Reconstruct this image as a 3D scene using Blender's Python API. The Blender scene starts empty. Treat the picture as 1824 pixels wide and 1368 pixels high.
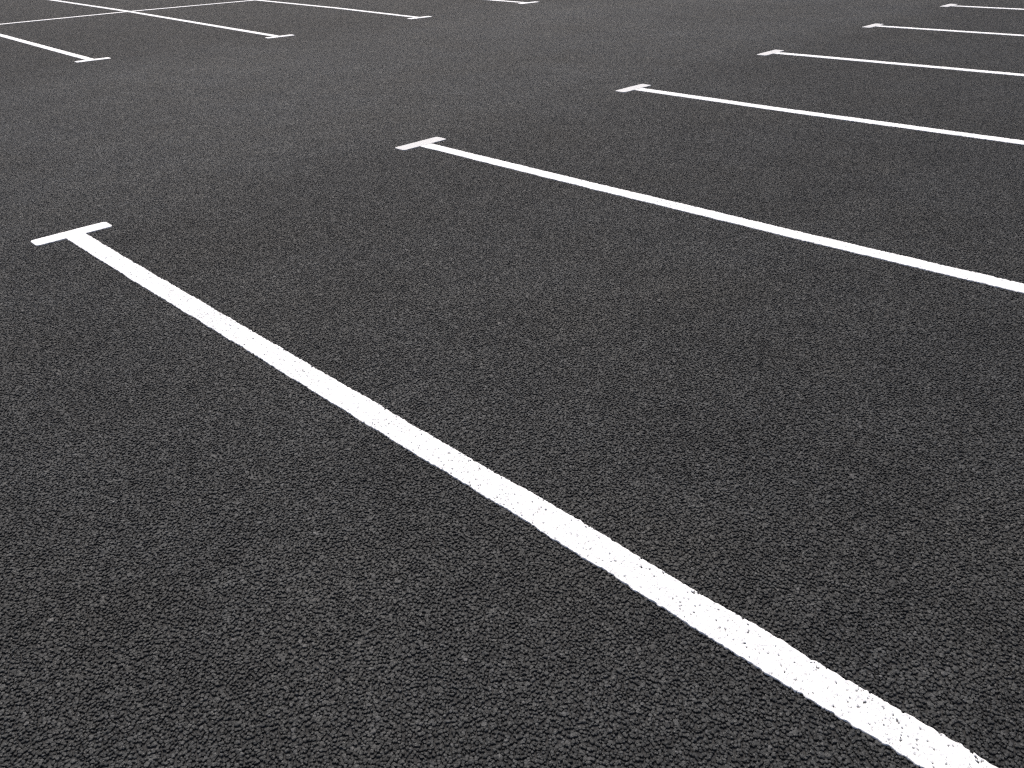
import bpy, math
import numpy as np
from mathutils import Matrix, Vector

# ------------------------------------------------------------------ camera
scene = bpy.context.scene
col = scene.collection
PITCH, ROLL, YAW, CAM_H = 0.5383, -0.0366, -0.8111, 1.4975
cd = bpy.data.cameras.new("camera")
cam = bpy.data.objects.new("camera", cd)
col.objects.link(cam)
cd.sensor_width = 36.0
cd.lens = 1431.04 / 1824 * 36.0
cd.clip_start = 0.05
cd.clip_end = 2000.0
fwd_h = Vector((math.cos(YAW), -math.sin(YAW), 0))
right = Vector((-math.sin(YAW), -math.cos(YAW), 0))
fwd = fwd_h * math.cos(PITCH) + Vector((0, 0, -math.sin(PITCH)))
down = fwd_h * -math.sin(PITCH) + Vector((0, 0, -math.cos(PITCH)))
ax = right * math.cos(ROLL) - down * math.sin(ROLL)
ay = -(right * math.sin(ROLL) + down * math.cos(ROLL))
az = -fwd
M = Matrix((ax, ay, az)).transposed().to_4x4()
M.translation = Vector((0, 0, CAM_H))
cam.matrix_world = M
scene.camera = cam

# ------------------------------------------------------------------ sky, sun, exposure
SUN_EL, SUN_AZ = math.radians(56), math.radians(54)     # azimuth measured from world +X towards +Y
world = bpy.data.worlds.new("World")
scene.world = world
world.use_nodes = True
wn = world.node_tree.nodes
sky = wn.new("ShaderNodeTexSky")
sky.sky_type = 'NISHITA'
sky.sun_disc = False
sky.sun_elevation = SUN_EL
sky.sun_rotation = math.pi / 2 - SUN_AZ
sky.dust_density = 6.0
sky.air_density = 0.7
world.node_tree.links.new(sky.outputs[0], wn["Background"].inputs[0])
wn["Background"].inputs[1].default_value = 0.12
sd = bpy.data.lights.new("sun", 'SUN')
sun = bpy.data.objects.new("sun", sd)
col.objects.link(sun)
sd.energy = 1.5
sd.angle = math.radians(12)
sd.color = (1.0, 0.99, 0.97)
sun_dir = Vector((math.cos(SUN_EL) * math.cos(SUN_AZ), math.cos(SUN_EL) * math.sin(SUN_AZ), math.sin(SUN_EL)))
sun.rotation_euler = sun_dir.to_track_quat('Z', 'Y').to_euler()
sun.location = (0, 0, 20)
vs = scene.view_settings
vs.view_transform = 'Standard'
vs.look = 'None'
vs.exposure = 0.46
vs.gamma = 1.0
vs.use_curve_mapping = False
scene.cycles.use_denoising = False
scene.cycles.max_bounces = 6
scene.cycles.filter_width = 1.25

# ------------------------------------------------------------------ helpers
def node(nt, kind, **kw):
    n = nt.nodes.new(kind)
    for k, v in kw.items():
        if k.startswith("i_"):
            key = k[2:]
            n.inputs[int(key) if key.isdigit() else key.replace("_", " ")].default_value = v
        else:
            setattr(n, k, v)
    return n

def mesh_object(name, verts, faces, mat, parent=None, smooth=True):
    me = bpy.data.meshes.new(name)
    v = np.ascontiguousarray(verts, dtype=np.float32)
    f = np.ascontiguousarray(faces, dtype=np.int32)
    n = f.shape[1]
    me.vertices.add(len(v)); me.vertices.foreach_set("co", v.ravel())
    me.loops.add(f.size); me.loops.foreach_set("vertex_index", f.ravel())
    me.polygons.add(len(f))
    me.polygons.foreach_set("loop_start", np.arange(len(f), dtype=np.int32) * n)
    me.polygons.foreach_set("use_smooth", np.full(len(f), smooth, dtype=bool))
    me.update(calc_edges=True)
    me.materials.append(mat)
    o = bpy.data.objects.new(name, me)
    col.objects.link(o)
    if parent is not None:
        o.parent = parent
    return o

def field(rng, shape, sigma):
    """smooth gaussian random field, unit variance; sigma in cells along both axes"""
    a = rng.standard_normal(shape)
    fy = np.fft.fftfreq(shape[0])[:, None]; fx = np.fft.rfftfreq(shape[1])[None, :]
    g = np.exp(-2 * (np.pi ** 2) * ((fy * sigma[0]) ** 2 + (fx * sigma[1]) ** 2))
    b = np.fft.irfft2(np.fft.rfft2(a) * g, s=shape)
    return b / b.std()

# ------------------------------------------------------------------ materials
def asphalt_tint(nt):
    """slow changes of the surface in world space: paving lanes, painted far brightness, dust, small patches -> (value factor, dust factor)"""
    geo = node(nt, "ShaderNodeNewGeometry")
    L = nt.links.new
    def noise(scale, detail, rough=0.55, vec=None):
        n = node(nt, "ShaderNodeTexNoise", i_Scale=scale, i_Detail=detail, i_Roughness=rough)
        L(vec if vec is not None else geo.outputs["Position"], n.inputs["Vector"])
        return n.outputs["Fac"]
    def ramp(src, a, b, lo, hi):
        r = node(nt, "ShaderNodeMapRange", i_1=a, i_2=b, i_3=lo, i_4=hi)
        L(src, r.inputs[0]); return r.outputs[0]
    def mul(a, b):
        m = node(nt, "ShaderNodeMath", operation='MULTIPLY'); L(a, m.inputs[0]); L(b, m.inputs[1]); return m.outputs[0]
    big = ramp(noise(0.35, 4), 0.3, 0.7, 0.82, 1.18)
    mid = mul(ramp(noise(2.2, 3), 0.3, 0.7, 0.84, 1.16), ramp(noise(6.5, 2), 0.3, 0.7, 0.91, 1.09))
    fine = mul(ramp(noise(24.0, 2), 0.3, 0.7, 0.82, 1.18), ramp(noise(62.0, 2), 0.3, 0.7, 0.86, 1.14))
    # streaks left by the paver, long along the aisle
    mp = node(nt, "ShaderNodeMapping"); mp.inputs["Scale"].default_value = (0.25, 3.0, 1.0)
    L(geo.outputs["Position"], mp.inputs["Vector"])
    streak = ramp(noise(1.0, 3, vec=mp.outputs[0]), 0.3, 0.7, 0.94, 1.06)
    f = mul(mul(big, mid), mul(fine, streak))
    # driven aisle rubbed paler than the bays, with grazing far brightness painted in too
    sep = node(nt, "ShaderNodeSeparateXYZ"); L(geo.outputs["Position"], sep.inputs[0])
    wob = node(nt, "ShaderNodeMath", operation='ADD')
    L(sep.outputs[1], wob.inputs[0]); L(ramp(noise(0.9, 4), 0.0, 1.0, -0.5, 0.5), wob.inputs[1])
    f = mul(f, mul(ramp(wob.outputs[0], 4.55, 5.3, 1.0, 1.5), ramp(wob.outputs[0], 9.8, 11.6, 1.0, 0.54)))
    dust = ramp(noise(0.8, 5, 0.65), 0.45, 0.75, 0.0, 1.0)
    return f, dust

def stone_material():
    m = bpy.data.materials.new("bitumen_coated_stone"); m.use_nodes = True
    nt = m.node_tree; L = nt.links.new
    b = nt.nodes["Principled BSDF"]
    f, dust = asphalt_tint(nt)
    at = node(nt, "ShaderNodeAttribute", attribute_name="tone")
    ramp = node(nt, "ShaderNodeValToRGB")
    cr = ramp.color_ramp
    cr.elements[0].position = 0.0; cr.elements[0].color = (0.0190, 0.0197, 0.0192, 1)
    cr.elements[1].position = 1.0; cr.elements[1].color = (0.10, 0.10, 0.098, 1)
    e = cr.elements.new(0.90); e.color = (0.0505, 0.0521, 0.0508, 1)
    e = cr.elements.new(0.985); e.color = (0.072, 0.073, 0.072, 1)
    L(at.outputs["Fac"], ramp.inputs[0])
    warm = node(nt, "ShaderNodeMix", data_type='RGBA', blend_type='MULTIPLY')
    warm.inputs["B"].default_value = (1.05, 1.0, 0.92, 1)
    L(dust, warm.inputs["Factor"]); L(ramp.outputs[0], warm.inputs["A"])
    sc = node(nt, "ShaderNodeVectorMath", operation='SCALE')
    L(warm.outputs["Result"], sc.inputs[0]); L(f, sc.inputs["Scale"])
    L(sc.outputs[0], b.inputs["Base Color"])
    geo = node(nt, "ShaderNodeNewGeometry")
    n1 = node(nt, "ShaderNodeTexNoise", i_Scale=420.0, i_Detail=2.0)
    L(geo.outputs["Position"], n1.inputs["Vector"])
    bp = node(nt, "ShaderNodeBump", i_Strength=0.45, i_Distance=0.0012)
    L(n1.outputs["Fac"], bp.inputs["Height"]); L(bp.outputs[0], b.inputs["Normal"])
    rr = node(nt, "ShaderNodeMapRange", i_1=0.45, i_2=0.70, i_3=0.74, i_4=0.30)
    L(n1.outputs["Fac"], rr.inputs[0]); L(rr.outputs[0], b.inputs["Roughness"])
    b.inputs["Specular IOR Level"].default_value = 0.27
    return m

def bitumen_material():
    m = bpy.data.materials.new("bitumen"); m.use_nodes = True
    nt = m.node_tree; L = nt.links.new
    b = nt.nodes["Principled BSDF"]
    f, dust = asphalt_tint(nt)
    geo = node(nt, "ShaderNodeNewGeometry")
    vo = node(nt, "ShaderNodeTexVoronoi", i_Scale=125.0)
    L(geo.outputs["Position"], vo.inputs["Vector"])
    sc = node(nt, "ShaderNodeVectorMath", operation='SCALE')
    sc.inputs[0].default_value = (0.020, 0.020, 0.020)
    L(f, sc.inputs["Scale"]); L(sc.outputs[0], b.inputs["Base Color"])
    bp = node(nt, "ShaderNodeBump", i_Strength=0.8, i_Distance=0.004); bp.invert = True
    L(vo.outputs["Distance"], bp.inputs["Height"]); L(bp.outputs[0], b.inputs["Normal"])
    b.inputs["Roughness"].default_value = 0.75
    b.inputs["Specular IOR Level"].default_value = 0.4
    return m

def paint_material(name, value, grime):
    m = bpy.data.materials.new(name); m.use_nodes = True
    nt = m.node_tree; L = nt.links.new
    b = nt.nodes["Principled BSDF"]
    geo = node(nt, "ShaderNodeNewGeometry")
    n1 = node(nt, "ShaderNodeTexNoise", i_Scale=5.0, i_Detail=6.0, i_Roughness=0.7)
    n2 = node(nt, "ShaderNodeTexNoise", i_Scale=210.0, i_Detail=3.0, i_Roughness=0.6)
    L(geo.outputs["Position"], n1.inputs["Vector"]); L(geo.outputs["Position"], n2.inputs["Vector"])
    r1 = node(nt, "ShaderNodeMapRange", i_1=0.35, i_2=0.7, i_3=1.0, i_4=1.0 - grime)
    r2 = node(nt, "ShaderNodeMapRange", i_1=0.58, i_2=0.70, i_3=1.0, i_4=0.55)
    L(n1.outputs["Fac"], r1.inputs[0]); L(n2.outputs["Fac"], r2.inputs[0])
    mu = node(nt, "ShaderNodeMath", operation='MULTIPLY'); L(r1.outputs[0], mu.inputs[0]); L(r2.outputs[0], mu.inputs[1])
    sc = node(nt, "ShaderNodeVectorMath", operation='SCALE')
    sc.inputs[0].default_value = (value, value, value * 0.985)
    L(mu.outputs[0], sc.inputs["Scale"]); L(sc.outputs[0], b.inputs["Base Color"])
    bp = node(nt, "ShaderNodeBump", i_Strength=0.6, i_Distance=0.0016)
    L(n2.outputs["Fac"], bp.inputs["Height"]); L(bp.outputs[0], b.inputs["Normal"])
    b.inputs["Roughness"].default_value = 0.7
    b.inputs["Specular IOR Level"].default_value = 0.3
    return m

M_STONE = stone_material()
M_BITUMEN = bitumen_material()
M_PAINT = paint_material("white_line_paint", 0.80, 0.06)
M_CAP = paint_material("white_cap_paint", 0.57, 0.02)

# ------------------------------------------------------------------ ground: one sheet to the horizon
G = 600.0
ground = mesh_object("ground", [(-G, -G, -0.0050), (G, -G, -0.0050), (G, G, -0.0050), (-G, G, -0.0050)],
                     [(0, 1, 2, 3)], M_BITUMEN, smooth=False)
ground["kind"] = "structure"
ground["label"] = "dark grey asphalt surface of the parking lot"

# ------------------------------------------------------------------ asphalt stones: a seamless patch, laid again and again over the lot
def build_aggregate():
    rng = np.random.default_rng(11)
    pitch = 0.0080
    nx = 190; ny = 220
    Lx = nx * pitch; Ly = ny * pitch * math.sqrt(3) / 2
    jx, jy = np.meshgrid(np.arange(nx), np.arange(ny))
    x = (jx + 0.25 + 0.5 * (jy % 2)) * pitch - Lx / 2
    y = (jy + 0.5) * (Ly / ny) - Ly / 2
    n = nx * ny
    x = x.ravel() + rng.normal(0, 0.30 * pitch, n).clip(-0.75 * pitch, 0.75 * pitch)
    y = y.ravel() + rng.normal(0, 0.30 * pitch, n).clip(-0.75 * pitch, 0.75 * pitch)
    r = pitch * (0.40 + 0.44 * rng.beta(1.5, 2.6, n))
    big = rng.random(n) < 0.06
    r[big] *= rng.uniform(1.2, 1.5, big.sum())
    top = np.where(big, rng.normal(0.0003, 0.0004, n), rng.normal(-0.0003, 0.0006, n)).clip(-0.003, 0.0012)
    K = 6
    ang = rng.random(n)[:, None] * 2 * np.pi + (np.arange(K)[None, :] + rng.normal(0, 0.2, (n, K))) * 2 * np.pi / K
    rad = r[:, None] * rng.normal(1.0, 0.13, (n, K)).clip(0.65, 1.35)
    el = rng.uniform(0.70, 1.0, n)[:, None]; th = rng.random(n)[:, None] * np.pi
    ux = np.cos(ang) * rad; uy = np.sin(ang) * rad * el
    ux, uy = ux * np.cos(th) - uy * np.sin(th), ux * np.sin(th) + uy * np.cos(th)
    tilt = np.abs(rng.normal(0, 0.17, n)).clip(0, 0.42); ta = rng.random(n) * 2 * np.pi
    gx = (np.tan(tilt) * np.cos(ta))[:, None]; gy = (np.tan(tilt) * np.sin(ta))[:, None]
    rings = []
    for k, (s, dz, lift) in enumerate([(0.95, -0.0075, 0.2), (1.0, -0.0020, 0.85), (0.86, -0.0006, 0.95), (0.52, -0.0001, 1.0)]):
        z = top[:, None] + dz + lift * s * (gx * ux + gy * uy) + (rng.normal(0, 0.00032, (n, K)) if k else 0)
        rings.append(np.stack([x[:, None] + ux * s, y[:, None] + uy * s, z], -1))
    ctr = np.stack([x, y, top + 0.0002], -1)[:, None, :]
    V = np.concatenate(rings + [ctr], 1)
    V[..., 2] = np.minimum(V[..., 2], 0.0019)
    NR = len(rings); NV = NR * K + 1
    q = []
    for a in range(NR - 1):
        for k in range(K):
            k2 = (k + 1) % K
            q.append((a * K + k, a * K + k2, (a + 1) * K + k2)); q.append((a * K + k, (a + 1) * K + k2, (a + 1) * K + k))
    for k in range(K):
        q.append(((NR - 1) * K + k, (NR - 1) * K + (k + 1) % K, NR * K))
    F = (np.arange(n)[:, None, None] * NV + np.array(q)[None]).reshape(-1, 3)
    o = mesh_object("asphalt_aggregate", V.reshape(-1, 3), F, M_STONE, parent=ground, smooth=False)
    tone = rng.random(n).astype(np.float32)
    tone[(tone > 0.985) & (rng.random(n) < 0.9)] *= 0.8
    a = o.data.attributes.new("tone", 'FLOAT', 'POINT')
    a.data.foreach_set("value", np.repeat(tone, NV))
    o["kind"] = "stuff"
    o["label"] = "small dark bitumen-coated stones of the asphalt surface"
    # geometry nodes: the patch repeated on a grid, turned or mirrored so that it does not read as a repeat
    ng = bpy.data.node_groups.new("lay_aggregate", 'GeometryNodeTree')
    ng.interface.new_socket("Geometry", in_out='INPUT', socket_type='NodeSocketGeometry')
    ng.interface.new_socket("Geometry", in_out='OUTPUT', socket_type='NodeSocketGeometry')
    L = ng.links.new
    gi = ng.nodes.new("NodeGroupInput"); go = ng.nodes.new("NodeGroupOutput")
    cx, cy = 20, 28
    gr = ng.nodes.new("GeometryNodeMeshGrid")
    gr.inputs["Size X"].default_value = Lx * (cx - 1); gr.inputs["Size Y"].default_value = Ly * (cy - 1)
    gr.inputs["Vertices X"].default_value = cx; gr.inputs["Vertices Y"].default_value = cy
    tr = ng.nodes.new("GeometryNodeTransform"); tr.inputs["Translation"].default_value = (9.0, 12.0, 0)
    L(gr.outputs["Mesh"], tr.inputs["Geometry"])
    ip = ng.nodes.new("GeometryNodeInstanceOnPoints")
    L(tr.outputs[0], ip.inputs["Points"]); L(gi.outputs[0], ip.inputs["Instance"])
    def rnd(seed, lo, hi):
        rv = ng.nodes.new("FunctionNodeRandomValue"); rv.data_type = 'INT'
        rv.inputs[4].default_value = 0; rv.inputs[5].default_value = 1; rv.inputs["Seed"].default_value = seed
        mr = ng.nodes.new("ShaderNodeMapRange"); mr.inputs[3].default_value = lo; mr.inputs[4].default_value = hi
        L(rv.outputs[2], mr.inputs[0]); return mr.outputs[0]
    c1 = ng.nodes.new("ShaderNodeCombineXYZ"); c1.inputs[1].default_value = 1; c1.inputs[2].default_value = 1
    L(rnd(3, -1.0, 1.0), c1.inputs[0]); L(c1.outputs[0], ip.inputs["Scale"])
    c2 = ng.nodes.new("ShaderNodeCombineXYZ"); L(rnd(7, 0.0, math.pi), c2.inputs[2])
    L(c2.outputs[0], ip.inputs["Rotation"])
    L(ip.outputs[0], go.inputs[0])
    md = o.modifiers.new("lay", 'NODES'); md.node_group = ng
    return o
build_aggregate()

# ------------------------------------------------------------------ painted markings
def paint(name, pts, width, cell, mat, parent, seed, z=0.0027, pits=0.0, round_r=0.0, ragged=0.0014, relief=0.0006):
    """a sheet of paint along a polyline of ground points: uneven edges, dips and small missed spots"""
    rng = np.random.default_rng(seed)
    P = np.array(pts, float)
    seg = np.hypot(*np.diff(P, axis=0).T); cum = np.concatenate([[0], np.cumsum(seg)])
    Lg = cum[-1]
    ns = max(8, int(round(Lg / cell))); nw = max(6, int(round(width / cell)))
    s = np.linspace(0, Lg, ns + 1)
    cxy = np.stack([np.interp(s, cum, P[:, k]) for k in (0, 1)], -1)
    if len(P) > 2:                                   # ease the bends
        w = max(3, int(0.25 / cell)) | 1
        pad = np.concatenate([2 * cxy[:1] - cxy[w:0:-1], cxy, 2 * cxy[-1:] - cxy[-2:-w - 2:-1]])
        ker = np.hanning(w + 2)[1:-1]; ker /= ker.sum()
        sm = np.stack([np.convolve(pad[:, k], ker, 'same') for k in (0, 1)], -1)
        cxy = sm[w:w + ns + 1]
    t = np.gradient(cxy, axis=0); t /= np.hypot(t[:, 0], t[:, 1])[:, None]
    nrm = np.stack([-t[:, 1], t[:, 0]], -1)
    hw = np.full(ns + 1, width / 2)
    if round_r:
        for d in (s, Lg - s):
            c = np.clip(round_r - d, 0, round_r)
            hw = np.minimum(hw, width / 2 - (round_r - np.sqrt(np.maximum(round_r ** 2 - c ** 2, 0))))
    def edge():
        e = field(rng, (1, ns + 1), (0.01, 0.004 / cell)).ravel() * ragged * 0.7
        e += field(rng, (1, ns + 1), (0.01, 0.03 / cell)).ravel() * ragged * 0.9
        return e
    v = np.linspace(-1, 1, nw + 1)
    ea, eb = edge(), edge()
    off = hw[:, None] * v[None] + np.where(v < 0, -v, 0)[None] ** 2 * -ea[:, None] + np.where(v > 0, v, 0)[None] ** 2 * eb[:, None]
    XY = cxy[:, None, :] + nrm[:, None, :] * off[..., None]
    XY += t[:, None, :] * (field(rng, (ns + 1, nw + 1), (1, 1)) * ragged * 0.3)[..., None]
    sh = (ns + 1, nw + 1)
    lump = field(rng, sh, (0.0032 / cell, 0.0032 / cell))
    Z = z + relief * (np.clip(lump, -2.2, 1.0))
    keep = np.ones((ns, nw), bool)
    if pits:
        n1 = field(rng, sh, (0.0013 / cell, 0.0013 / cell)); n2 = field(rng, sh, (0.05 / cell, 0.03 / cell))
        n3 = field(rng, sh, (0.004 / cell, 0.004 / cell))
        rim = np.clip((np.abs(v) - 0.80) / 0.2, 0, 1)[None] * 0.15
        depth = 1.0 * n1 + 0.32 * n3 + 0.12 * n2 + rim - (3.1 - pits)
        Z -= np.clip(depth + 0.9, 0, 1.1) * 0.0015
        dc = 0.25 * (depth[:-1, :-1] + depth[1:, :-1] + depth[:-1, 1:] + depth[1:, 1:])
        keep = dc < 0
    V = np.concatenate([XY, Z[..., None]], -1).reshape(-1, 3)
    idx = np.arange((ns + 1) * (nw + 1)).reshape(sh)
    Q = np.stack([idx[:-1, :-1], idx[1:, :-1], idx[1:, 1:], idx[:-1, 1:]], -1)[keep]
    Q = Q[:, ::-1]
    # thickness: open edges go down to the stones
    E = np.concatenate([Q[:, [k, (k + 1) % 4]] for k in range(4)])
    key = E.min(1).astype(np.int64) * (1 << 32) + E.max(1)
    _, inv, cnt = np.unique(key, return_inverse=True, return_counts=True)
    B = E[cnt[inv] == 1]
    bv = np.unique(B); lo = V[bv].copy(); lo[:, 2] = -0.0030
    remap = np.full(len(V), -1); remap[bv] = len(V) + np.arange(len(bv))
    S = np.stack([B[:, 1], B[:, 0], remap[B[:, 0]], remap[B[:, 1]]], -1)
    V = np.concatenate([V, lo]); F = np.concatenate([Q, S])
    used = np.unique(F); m2 = np.full(len(V), -1); m2[used] = np.arange(len(used))
    return mesh_object(name, V[used], m2[F], mat, parent)

def marking(name, base, label, group=None):
    e = bpy.data.objects.new(name, None)
    col.objects.link(e)
    e.empty_display_size = 0.2
    e["label"] = label; e["category"] = "road marking"
    if group: e["group"] = group
    return e

LW = 0.102
# right-hand row: tip centre (x, y) of the T and the centre line of its stripe (world metres)
RIGHT = [
    ("nearest white T-shaped bay line, widest stripe, running diagonally to the bottom edge",
     (1.219, 4.838), [(1.217, 4.745), (1.226, 4.0), (1.241, 3.1), (1.264, 1.62), (1.273, 1.3), (1.275, 1.0), (1.274, 0.8), (1.278, 0.45), (1.284, 0.2), (1.288, -0.75)], 0.0017, 1.3),
    ("second nearest white T-shaped bay line, its pale end cap above the photo's middle",
     (3.701, 4.826), [(3.697, 4.73), (3.720, 3.15), (3.756, 1.55), (3.785, 0.75), (3.83, -0.75)], 0.0026, 1.35),
    ("third T-shaped bay line of the right-hand row, counted from the nearest",
     (6.227, 4.830), [(6.222, 4.735), (6.237, 3.25), (6.305, 1.52), (6.39, -0.75)], 0.0045, 0.9),
    ("fourth T-shaped bay line of the right-hand row, counted from the nearest",
     (8.652, 4.826), [(8.655, 4.735), (8.680, 4.6), (8.785, 2.27), (8.9, -0.75)], 0.006, 0.0),
    ("second farthest T-shaped bay line of the right-hand row, near the top right corner",
     (11.213, 4.840), [(11.215, 4.74), (11.272, 3.03), (11.36, -0.75)], 0.008, 0.0),
    ("farthest T-shaped bay line of the right-hand row, highest on the right of the photo",
     (13.80, 4.868), [(13.77, 4.77), (13.79, 3.78), (13.88, -0.75)], 0.01, 0.0),
]
for i, (label, tip, line, cell, pits) in enumerate(RIGHT):
    e = marking("bay_marking", tip, label, "T-shaped bay lines along the right-hand row")
    e.location = (tip[0], tip[1], 0)
    loc = lambda p: (p[0] - tip[0], p[1] - tip[1])
    paint("stripe", [loc((line[0][0], line[0][1] + 0.03))] + [loc(p) for p in line[1:]], LW if i < 2 else 0.110, cell, M_PAINT, e, 100 + i, pits=pits)
    paint("end_cap", [loc((tip[0] - 0.204, tip[1] - 0.048)), loc((tip[0] + 0.204, tip[1] - 0.048))], 0.116,
          min(cell, 0.005), M_PAINT if i == 0 else M_CAP, e, 200 + i, z=0.0031 if i == 0 else 0.0036, round_r=0.021, ragged=0.0006, relief=0.0002)

# left-hand row across the aisle
LEFT = [
    ("T-shaped bay line at the left edge, nearest of the left-hand row", (3.715, 11.24), [(3.705, 11.31), (3.772, 15.2), (3.80, 22.4)]),
    ("long T-shaped bay line crossing the thin line at top left", (6.208, 11.01), [(6.195, 11.10), (6.41, 16.77), (6.47, 22.4)]),
    ("T-shaped bay line whose far end meets the thin line at the top edge", (8.667, 10.935), [(8.67, 11.03), (8.80, 13.455), (8.82, 16.27), (8.84, 22.4)]),
    ("short visible T-shaped bay line cut off by the top edge, farthest of the left-hand row", (11.073, 10.88), [(11.06, 10.97), (11.087, 11.88), (11.2, 22.4)]),
]
for i, (label, tip, line) in enumerate(LEFT):
    e = marking("bay_marking", tip, label, "T-shaped bay lines along the left-hand row")
    e.location = (tip[0], tip[1], 0)
    loc = lambda p: (p[0] - tip[0], p[1] - tip[1])
    paint("stripe", [loc((line[0][0], line[0][1] - 0.03))] + [loc(p) for p in line[1:]], LW, 0.009, M_PAINT, e, 300 + i, z=0.0032, relief=0.0002)
    d = 0.025
    paint("end_cap", [loc((tip[0] - 0.2, tip[1] + d)), loc((tip[0] + 0.2, tip[1] - d))], 0.13,
          0.005, M_PAINT, e, 400 + i, z=0.0036, round_r=0.022, ragged=0.0006, relief=0.0002)
b = paint("divider_line", [(-1.0, 17.2), (4.243, 16.90), (6.428, 16.75), (8.843, 16.345), (12.5, 15.95)], 0.118, 0.009, M_PAINT, None, 500, z=0.0023, relief=0.0001)
b["label"] = "thin white line crossing the bay lines at the top left corner"
b["category"] = "road marking"
